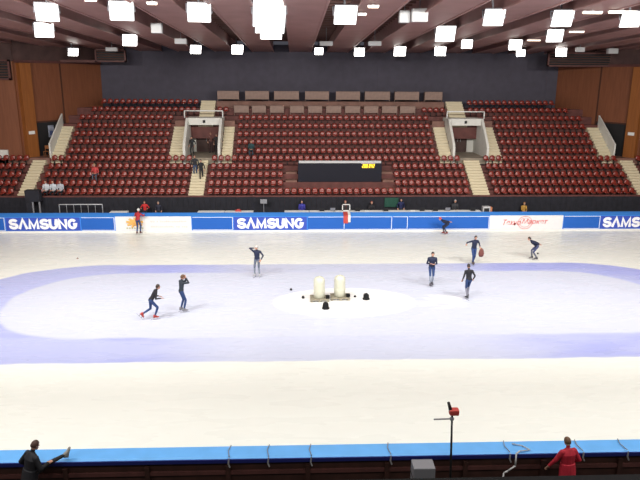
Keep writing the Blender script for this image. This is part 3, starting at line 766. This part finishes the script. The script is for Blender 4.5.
    for k in ('L', 'R'):
        an, td, fu, frot, sole, kn = ends[k]
        m_ = MB(); W = lambda x, y, z: tuple(an + frot @ V((x, y, z)))
        prof = [(-.085, .028, -.035, -.1), (-.07, .042, .05, -.1), (-.02, .048, .075, -.1), (.03, .046, .06, -.1), (.075, .045, -.0, -.1), (.13, .046, -.035, -.1), (.17, .038, -.05, -.1), (.19, .018, -.065, -.098)]
        m_.rings([[W(w_*math.cos(t), y, (zt+zl)/2 + (zt-zl)/2*math.sin(t)) for t in [2*math.pi*i/12 for i in range(12)]] for y, w_, zt, zl in prof])
        bo = m_.build('skate' if skates else 'shoe', cloth(shoe, .45), raw, smooth=True)
        if skates:
            bl = MB()
            for q in ((-.2, .25, -.19, -.165),): bl.rings([[W(x_, q[0], q[2]), W(-x_, q[0], q[2]), W(-x_, q[0], q[3]), W(x_, q[0], q[3])] if e_ == 0 else [W(x_, q[1], q[2]), W(-x_, q[1], q[2]), W(-x_, q[1], q[3]), W(x_, q[1], q[3])] for e_, x_ in ((0, .004), (1, .004))])
            for yy in (-.05, .11): bl.cyl(W(0, yy, -.095), W(0, yy, -.17), .018, .012, 8)
            bl.build('blade', M['blade'], bo)
    # stand the lowest point on the ground
    zmin = min([v.co.z for v in me.vertices] + [v.co.z for c in raw.children_recursive for v in c.data.vertices])
    raw.location = (loc[0], loc[1], loc[2] - (zmin*sc if feet.get('free') is None else 0)); raw.rotation_euler.z = heading; raw.scale = (sc, sc, sc)
    tag(raw, label, 'person', group)
    raw['_w'] = 0; del raw['_w']
    return raw
HP = math.pi
NAVY = (.012, .018, .05); BLUE = (.02, .05, .16); BLK = (.01, .01, .014); WHT = (.6, .62, .68)
J = lambda torso, thigh, **k: dict(torso=torso, thigh=thigh, skin=None, hand=None, **k)
# far-board skater in red
person('person in red top and white cap on skates, leaning on the far board', (-11.1, 43.6, 0), R_(-15), J((.38, .02, .03), BLUE), pel=(0, 0, 1.05), lean=12, hands={'L': (-.2, .42, .3), 'R': (.3, .4, .32)}, feet={'L': (-.1, -.05, .19), 'R': (.12, .06, .19)}, hat=(.7, .7, .68), shoe=(.1, .03, .03))
# leaning skater, left
person('person in dark top and blue tights skating bent forward, red boots', (-6.65, 27.5, 0), R_(-70), J(BLK, BLUE), pel=(0, 0, .96), lean=30, head=(-25, 0), hands={'L': (-.2, .38, .08), 'R': (.22, .42, .1)}, feet={'L': (-.08, -.42, .3), 'R': (.1, .12, .19)}, toes={'L': (-.1, .6, -.8), 'R': (0, 1, 0)}, hair=(.03, .015, .01), shoe=(.42, .04, .03), sc=.98)
# standing, hands at face
person('person standing in long dark jacket and blue trousers, hands raised to face', (-5.42, 28.4, 0), R_(-60), J((.02, .03, .045), BLUE, fore=(.015, .02, .03)), pel=(0, 0, 1.05), lean=3, head=(12, 0), hands={'L': (-.05, .25, .62), 'R': (.07, .24, .64)}, feet={'L': (-.1, -.02, .19), 'R': (.12, .05, .19)}, elbow={'L': (-.6, .3, -1), 'R': (.6, .3, -1)}, hair=(.12, .06, .03), shoe=(.2, .2, .22))
# back centre, arm to head
person('person in dark suit with pale leg stripes, elbow raised to white cap', (-2.15, 33.7, 0), R_(170), J(NAVY, (.10, .12, .17), shin=(.22, .25, .3), torso_=0), pel=(0, 0, 1.06), lean=3, head=(10, 0), hands={'R': (.13, .12, .66), 'L': (-.24, .08, .0)}, feet={'L': (-.12, 0, .19), 'R': (.14, .02, .19)}, elbow={'R': (1, .1, .3), 'L': (-1, 0, -.6)}, hat=(.62, .6, .55), shoe=(.35, .36, .38))
# right trio
person('person in navy jacket with forearms crossed in front, left of the right group', (7.3, 31.95, 0), R_(175), J(NAVY, BLUE, shin=(.3, .33, .4)), pel=(0, 0, 1.06), lean=4, head=(8, 0), hands={'L': (-.1, .24, .2), 'R': (.12, .24, .22)}, feet={'L': (-.06, -.04, .19), 'R': (.05, .1, .19)}, elbow={'L': (-.6, -1, 0), 'R': (.6, -1, 0)}, shoe=(.08, .08, .1), sc=1.04)
person('person in black jacket and dark blue shorts skating away, arms hanging loose', (8.75, 29.9, 0), R_(8), J(BLK, BLUE, shin=(.2, .2, .25)), pel=(0, 0, 1.05), lean=7, hands={'L': (-.3, .08, .0), 'R': (.3, .1, .0)}, feet={'L': (-.07, -.1, .19), 'R': (.05, .1, .19)}, shoe=(.05, .05, .06), sc=.98)
person('person in navy suit with white chest, arms spread, holding a reddish jacket', (10.66, 35.8, 0), R_(185), J(NAVY, BLUE), pel=(0, 0, 1.05), lean=10, head=(0, 0), hands={'L': (-.32, .12, .1), 'R': (.55, .18, .3)}, feet={'L': (-.04, -.12, .19), 'R': (.05, .1, .19)}, shoe=(.07, .05, .05), sc=1.)
person('person in dark blue suit gliding bent forward before the white red-lettered panel', (14.75, 36.75, 0), R_(80), J(NAVY, (.05, .06, .14), shin=(.08, .09, .13)), pel=(0, -.1, .95), lean=50, head=(-40, 0), hands={'L': (-.1, -.12, .12), 'R': (.1, -.14, .14)}, feet={'L': (-.06, -.12, .19), 'R': (.1, .14, .19)}, hair=(.02, .015, .01), shoe=(.06, .06, .07), sc=.95)
person('person in navy suit and red helmet racing crouched beside the far board', (10.75, 43.2, 0), R_(85), J(NAVY, NAVY), pel=(0, -.1, .86), lean=62, head=(-50, 0), hands={'L': (-.12, -.2, .12), 'R': (.12, -.22, .12)}, feet={'L': (-.06, -.05, .19), 'R': (.1, .15, .19)}, hat=(.5, .04, .05), shoe=(.2, .04, .03), sc=.95)
# jacket held by the arms-spread skater
jk = MB()
jk.rings([[((.03+.05*g)*math.cos(t)*(1+.25*math.sin(3*t+g)), (.02+.03*g)*math.sin(t)*(1+.2*math.cos(2*t)), -z) for t in [2*HP*i/14 for i in range(14)]] for g, z in ((0, -.05), (1.2, .03), (2.2, .14), (2.6, .28), (2.3, .42), (1.2, .5))])
jo = jk.build('jacket', cloth((.16, .05, .04)), loc=(11.06, 35.68, 1.04), smooth=True); tag(jo, 'crumpled reddish brown jacket held out by the arms-spread skater', 'jacket')

# near side: stretching skater and red jacket
mn = person('person in black seen from behind, stretching one leg up onto the near board', (-6.68, 14.02, .3), R_(-40), J(BLK, (.008, .008, .01)), pel=(0, 0, .96), lean=12, bulk=1.32, hem=.1, head=(8, 0), hands={'L': (-.3, .12, .02), 'R': (.2, .36, .16)}, feet={'L': (-.12, -.05, .09), 'R': (.2, .84, 1.13)}, toes={'R': (.1, .25, 1)}, knee={'L': (0, 1, 0), 'R': (0, 0, 1)}, skates=False, shoe=(.3, .29, .26), hair=(.07, .035, .025), voxel=.008, sc=1.03)
person('person in red jacket and pale trousers seen behind the near board', (7.0, 13.95, .3), R_(12), J((.42, .012, .03), (.45, .36, .3)), pel=(0, 0, .955), lean=6, bulk=1.3, hem=.12, head=(5, 0), hands={'L': (-.42, .2, -.02), 'R': (.26, .15, .05)}, feet={'L': (-.1, 0, .09), 'R': (.1, 0, .09)}, skates=False, hair=(.14, .07, .035), voxel=.008, sc=.97)

# stand and officials: walking, standing, sitting
def standing(label, loc, hd, top, legs, hair=(.03, .02, .015), sc=1., hat=None, lean=2, step=.08, hands=None):
    return person(label, loc, hd, J(top, legs), pel=(0, 0, .955), lean=lean, feet={'L': (-.1, -step, .09), 'R': (.1, step, .09)}, hands=hands, skates=False, hair=hair, voxel=.014, sc=sc, hat=hat)
def sitting(label, loc, hd, top, legs, hair=(.03, .02, .015), sc=1., hands=None, lean=5, shin_out=-.08, hat=None):
    return person(label, loc, hd, J(top, legs), pel=(0, 0, .585), lean=lean, elbow={'L': (-.3, 0, -1), 'R': (.3, 0, -1)}, feet={'L': (-.12, .42+shin_out, .09), 'R': (.12, .42+shin_out, .09)}, knee={'L': (-.05, .4, 1), 'R': (.05, .4, 1)}, hands=hands or {'L': (-.11, .34, .12), 'R': (.11, .34, .12)}, skates=False, hair=hair, voxel=.014, sc=sc, hat=hat)
standing('person in dark jacket and blue jeans standing on the left vomitory stairs', (-7.86, 49.55, TZ[2]+.28), HP, (.02, .02, .025), (.05, .08, .16), hair=(.2, .12, .09), sc=.94)
standing('person in black walking down the left vomitory stairs, lower of two', (-7.33, 49.0, TZ[2]+.02), HP+.2, BLK, BLK, sc=.95, step=.12)
standing('person in black standing in the left vomitory entrance by its left wall', (-8.45, 52.2, 4.495), HP-.3, (.012, .012, .014), BLK, hair=(.03, .02, .02), sc=.9)
standing('person in dark clothes in the left vomitory entrance by its right wall', (-6.6, 53.4, 4.495), HP+.3, (.02, .018, .02), BLK, sc=.95, hair=(.1, .07, .06))
standing('person in maroon jacket beside the dark doors of the left vomitory', (-7.2, 54.5, 4.495), HP, (.13, .05, .04), (.05, .02, .02), sc=.98, hair=(.2, .1, .08))
sitting('person in red top lounging alone in the third row of the left block', (-15.421, YB[2]-.22, TZ[2]+.002), HP, (.45, .05, .05), (.08, .1, .14), hair=(.3, .2, .1), hands={'L': (-.12, .25, .1), 'R': (.14, .3, .12)})
sitting('person in white shirt seated nearest the far left stairs in the front row', (-18.613, YB[0]-.2, TZ[0]+.002), HP, (.55, .57, .6), BLK, shin_out=-.22, sc=1.)
sitting('person in white shirt seated in the middle of three in the front row', (-18.081, YB[0]-.2, TZ[0]+.002), HP, (.5, .54, .58), BLK, shin_out=-.22, hair=(.1, .03, .03))
sitting('person in pale grey shirt seated rightmost of three in the front row', (-17.549, YB[0]-.2, TZ[0]+.002), HP, (.4, .42, .46), BLK, shin_out=-.22, hair=(.12, .04, .03))
sitting('person in dark green top seated alone above the left vomitory side stairs', (-3.556, YB[5]-.22, TZ[5]+.002), HP, (.012, .05, .055), (.02, .05, .07), hair=(.15, .1, .05))
standing('person in bright red jacket behind the far board by the white emblem panel', (-11.1, 45.9, .45), HP, (.5, .02, .02), BLK, hair=(.08, .04, .03), sc=.86, hands={'L': (-.3, .25, .2), 'R': (.28, .25, .2)})
standing('person in dark jacket behind the far board beside the bright red jacket', (-10.1, 45.9, .45), HP, (.02, .022, .04), BLK, hair=(.35, .25, .2), sc=.82)
sitting('person in deep blue jacket seated behind the white tables left of centre', (.49, 46.36, .45), HP, (.03, .03, .25), BLK, hair=(.03, .02, .04), sc=1.05, shin_out=-.1, lean=2)
sitting('person in dark red top seated right behind the white lap counter', (3.75, 46.36, .45), HP, (.14, .02, .02), BLK, hair=(.25, .08, .07), sc=1.03, shin_out=-.1, lean=2)
sitting('person with reddish hair in black seated at the white tables', (5.75, 46.36, .45), HP, BLK, BLK, hair=(.3, .08, .05), sc=.98, shin_out=-.1, lean=2)
standing('person in navy jacket standing behind the white tables', (7.95, 46.2, .45), HP, (.01, .015, .07), BLK, sc=.9)
sitting('person in black with grey hair seated at the right end of the white tables', (12.1, 46.36, .45), HP, (.03, .03, .035), BLK, hair=(.3, .3, .3), sc=1.06, shin_out=-.1, lean=2)
sitting('person in amber vest seated behind the white panel with red lettering', (17.4, 46.3, .45), HP, (.4, .22, .04), BLK, hair=(.25, .12, .03), sc=.92, shin_out=-.1, lean=2)

# ------------------------------------------------------------------ officials' tables
def table(x0, x1, label):
    e = empty('draped_table', ((x0+x1)/2, 45.42, .45), label, 'table', 'white draped tables behind the far board'); w = (x1-x0)/2
    MB().rbox(-w, w, -.3, .3, .78, .82, .012).build('table_top', M['tableskirt'], e)
    n = 24; q = MB(); rg = []
    for zz, g in ((.79, .0), (.4, .015), (.02, .03)):
        rg.append([(-w+2*w*i/n, -.305-g*(i % 2), zz) for i in range(n+1)] + [(w-2*w*i/n, .31+g*(i % 2), zz) for i in range(n+1)])
    q.rings(rg, False).build('table_skirt', M['tableskirt'], e)
table(-13.5, -12.25, 'short white draped table behind the emblem panel, left of red jacket')
table(-7.15, -5.2, 'white draped table behind the far board below the left stairs')
table(-5.15, -3.1, 'white draped table holding a red item, right of the left stairs')
xs = [-.8 + 1.83*k for k in range(9)]
for k in range(8): table(xs[k], xs[k+1]-.04, 'white draped table in the long officials row, %s from left' % ordinal(k+1))
def laptop(x, label, m_=None, h=.24):
    e = empty('laptop', (x, 45.42, 1.272), label, 'laptop', 'laptops on the white tables')
    MB().rbox(-.18, .18, -.12, .14, 0, .025, .006).build('keyboard_base', M['grey'], e)
    MB().prism([(-.14, .02), (-.2, .02+h), (-.215, .02+h), (-.155, .02)], -.18, .18).build('screen_lid', m_ or M['dark'], e)
for k, (px, lb) in enumerate(((1.95, 'left of the white lap counter, farther'), (2.75, 'left of the white lap counter, nearer'), (4.6, 'just right of the white lap counter'), (6.7, 'right of the reddish haired person'), (9.4, 'right of the navy jacket person'), (10.4, 'midway along the right tables'), (11.3, 'left of the grey haired person'), (13.2, 'at the right end of the tables'))):
    laptop(px, 'dark laptop on a white table, ' + lb, M['grey'] if k in (1, 6) else None, .26)
for k, x in enumerate((5.25, 8.7)):
    o = MB()
    for q in range(4): o.box(-.15 + .01*q, .15 + .01*q, -.1, .1, .012*q, .012*q+.011)
    tag(o.build('paper_stack', M['paintwhite'], loc=(x, 45.42, 1.272)), 'white paper stack on the tables %s' % ('near the reddish haired person' if k == 0 else 'right of the navy jacket'), 'papers')
o = MB().rbox(-.22, .22, -.12, .12, 0, .1, .03).rbox(-.1, .12, -.08, .08, .1, .16, .02).build('folded_cloth', M['redcover'], loc=(-4.2, 45.42, 1.272)); tag(o, 'folded dark red cloth on the white table right of the stairs', 'cloth')
# lap counter and red/white cloth
lc = empty('lap_counter', (3.75, 45.42, 1.272), 'white framed lap counter on the officials table above the far board', 'lap counter')
MB().box(-.3, -.24, -.03, .03, 0, .52).box(.24, .3, -.03, .03, 0, .52).box(-.3, .3, -.03, .03, .46, .52).box(-.3, .3, -.03, .03, 0, .06).build('frame', M['paintwhite'], lc)
MB().box(-.22, -.02, -.01, .02, .08, .44).box(.02, .22, -.01, .02, .08, .44).build('number_flap', M['dark'], lc)
rc = MB().use(M['redcover']).prism([(-.07, .62), (-.07, 1.21), (.5, 1.36), (.5, 1.34), (-.045, 1.19), (-.045, .62)], -.25, .08)
rc.use(M['paintwhite']).prism([(-.07, .7), (-.07, 1.21), (.5, 1.36), (.5, 1.34), (-.045, 1.19), (-.045, .7)], .08, .26)
tag(rc.build('flag_cloth', None, loc=(3.72, BY, 0)), 'red and white cloth hung over the far pad below the lap counter', 'cloth')
# monitor on stand, barrier, black cases, green cloth, equipment box
e = empty('monitor_stand', (-2.35, 45.9, .45), 'grey monitor on a slim stand behind the violet banner at centre left', 'monitor')
MB().cyl((0, 0, .02), (0, 0, 1.4), .025).build('pole', M['grey'], e); MB().rbox(-.25, .25, -.04, .04, 1.3, 1.62, .015).build('screen', M['grey'], e); MB().lathe([(.22, 0), (.2, .03), (.03, .04)], 16).build('base', M['dark'], e)
e = empty('crowd_barrier', (-15.65, 45.6, .45), 'white steel crowd barrier behind the far board near the left banner', 'barrier')
MB().tube([(-1.55, 0, 0), (-1.55, 0, 1.32), (1.55, 0, 1.32), (1.55, 0, 0)], .035, 8).tube([(-1.55, 0, .3), (1.55, 0, .3)], .025).build('frame', M['steel'], e)
for k in range(1, 6): MB().cyl((-1.55+k*.517, 0, .3), (-1.55+k*.517, 0, 1.32), .018).build('bar', M['steel'], e)
for s_ in (-1.2, 1.2): MB().box(s_-.04, s_+.04, -.28, .28, 0, .05).build('foot', M['steel'], e)
e = empty('scaffold_stand', (-19.0, 45.9, .45), 'black boxy stand on pale legs at the foot of the far left stairs', 'stand')
MB().rbox(-.62, .42, -.25, .3, 1.5, 2.35, .03).build('case', M['skirt'], e)
MB().rbox(-.6, -.2, -.25, .3, .05, 1.5, .03).build('cabinet', M['skirt'], e)
for sx in (-.12, .36): MB().box(sx-.05, sx+.05, -.22, -.14, 0, 1.5).build('leg', M['grey'], e)
e = empty('equipment_box', (14.35, 45.6, .45), 'white electronics box with orange side standing right of the tables', 'box')
MB().rbox(-.35, .2, -.2, .2, 0, 1.12, .03).build('case', M['lightgrey'], e); MB().rbox(.2, .35, -.18, .18, 0, 1.08, .02).build('side_cover', cloth((.5, .18, .08)), e); MB().box(-.28, .12, -.21, -.2, .75, 1.0).build('display', M['dark'], e)
gb = MB()
for k in range(7): gb.prism([(46.54, 1.35), (46.54, 2.05), (46.5-.02*(k % 2), 2.05), (46.48-.03*(k % 2), 1.35)], 6.75+k*.15, 6.9+k*.15)
tag(gb.build('hanging_green_cloth', M['greencloth']), 'dark green cloth hung on the black drape left of the navy jacket', 'cloth')

# ------------------------------------------------------------------ rink furniture
for k, (x, y) in enumerate(((1.2, 29.95), (2.25, 30.15))):
    sdn = ('left', 'right')[k]
    e = empty('wooden_pallet', (x, y, 0), 'grey wooden pallet on the ice under the %s white barrel' % sdn, 'pallet', 'pallets at the centre circle')
    for q in range(5): MB().box(-.48, .48, -.4+q*.17, -.28+q*.17, .1, .125).build('board', M['pallet'], e)
    for sx in (-.42, 0, .42): MB().box(sx-.05, sx+.05, -.38, .4, .0, .1).build('bearer', M['pallet'], e)
    b_ = empty('white_barrel', (x-.02, y, .125), 'tall white rounded barrel on a pallet at centre ice, %s one' % sdn, 'barrel', 'white barrels at the centre circle')
    MB().lathe([(.24, 0), (.275, .03), (.285, .3), (.28, .6), (.285, .85), (.27, .97), (.2, 1.06), (.1, 1.09), (.02, 1.095)], 24).build('drum', M['barrel'], b_, smooth=True)
    MB().lathe([(.288, .34), (.296, .36), (.288, .38)], 24).build('band', M['barrel'], b_, smooth=True)
    MB().lathe([(.06, 1.085), (.06, 1.12), (.02, 1.125)], 12).build('lid_cap', M['barrel'], b_, smooth=True)
    sb_ = MB().rbox(-.1, .1, -.08, .08, 0, .16, .02).build('sandbag', M['rubber'], loc=(x+.4, y-.15, .126)); tag(sb_, 'small black sandbag on the pallet of the %s white barrel' % sdn, 'sandbag')
def cone(x, y, r, h, label, m_=None):
    e = empty('track_marker', (x, y, 0), label, 'marker', 'black track markers on the ice')
    MB().lathe([(r, 0), (r, h*.12), (r*.85, h*.2), (r*.8, h*.75), (r*.55, h*.95), (.02, h)], 18).build('body', m_ or M['rubber'], e, smooth=True)
    MB().lathe([(r*.2, h*.97), (r*.22, h*1.06), (.01, h*1.08)], 10).build('grip', M['dark'], e, smooth=True)
cone(1.45, 28.7, .18, .32, 'larger black rubber marker on the white oval before the left barrel')
cone(3.57, 29.98, .18, .3, 'larger black rubber marker on the white oval right of the barrels')
cone(.37, 30.2, .08, .12, 'small black marker on the white oval left of the barrels')
cone(-.25, 31.45, .07, .1, 'tiny black marker on the ice beyond the white oval, left')
cone(3.03, 30.3, .07, .1, 'small black marker just right of the right barrel')
cone(15.5, 38.1, .06, .08, 'tiny black marker on the far right ice behind the gliding skater')
cone(-13.4, 37.6, .06, .06, 'tiny brown marker on the far left ice', M['treadbrown'])
# near: camera pole, grey case, cable, parapet
e = empty('camera_pole', (4.06, 14.36, .3), 'slim black pole with red covered camera head and side arm, at near board', 'camera pole')
MB().cyl((.03, 0, 0), (-.05, 0, 2.28), .032, .026).build('pole', M['dark'], e, smooth=True)
MB().cyl((-.05, 0, 2.14), (-.52, .0, 2.13), .02).ball((-.05, 0, 2.14), .06).build('side_arm', M['grey'], e, smooth=True)
hd_ = MB().rbox(-.13, .12, -.09, .1, 2.26, 2.42, .04).build('camera_head', M['redcover'], e); hd_['label'] = 'red covered head'
MB().cyl((-.1, 0, 2.4), (-.16, .02, 2.6), .05, .035).build('eyepiece', M['dark'], hd_, smooth=True)
e = empty('equipment_case', (3.13, 13.5, .3), 'dark grey upright equipment case standing outside the near board', 'case')
MB().rbox(-.27, .27, -.2, .2, .04, 1.42, .03).build('shell', M['grey'], e); MB().rbox(-.28, .28, -.21, .21, 1.1, 1.14, .008).build('lid_seam', M['dark'], e)
MB().box(-.22, .22, -.15, .15, 0, .05).build('base', M['dark'], e)
o = MB().tube([(5.95, 14.55, 1.33), (5.82, 14.44, 1.32), (5.8, 14.38, 1.0), (5.6, 14.36, .86), (5.5, 14.36, .8), (5.48, 14.34, .32)], .022).tube([(5.85, 14.9, 1.33), (6.1, 14.8, 1.33), (6.25, 14.6, 1.33), (5.95, 14.55, 1.33)], .014).build('white_cable', M['lightgrey'], smooth=True); tag(o, 'loose white cable draped over the near blue pad right of the pole', 'cable')
struct(MB().box(-26, 33, 10.2, 11.0, .3, 3.1).build('wall_near_parapet', M['rubber']), 'black parapet of the near stand along the bottom edge', 'parapet')
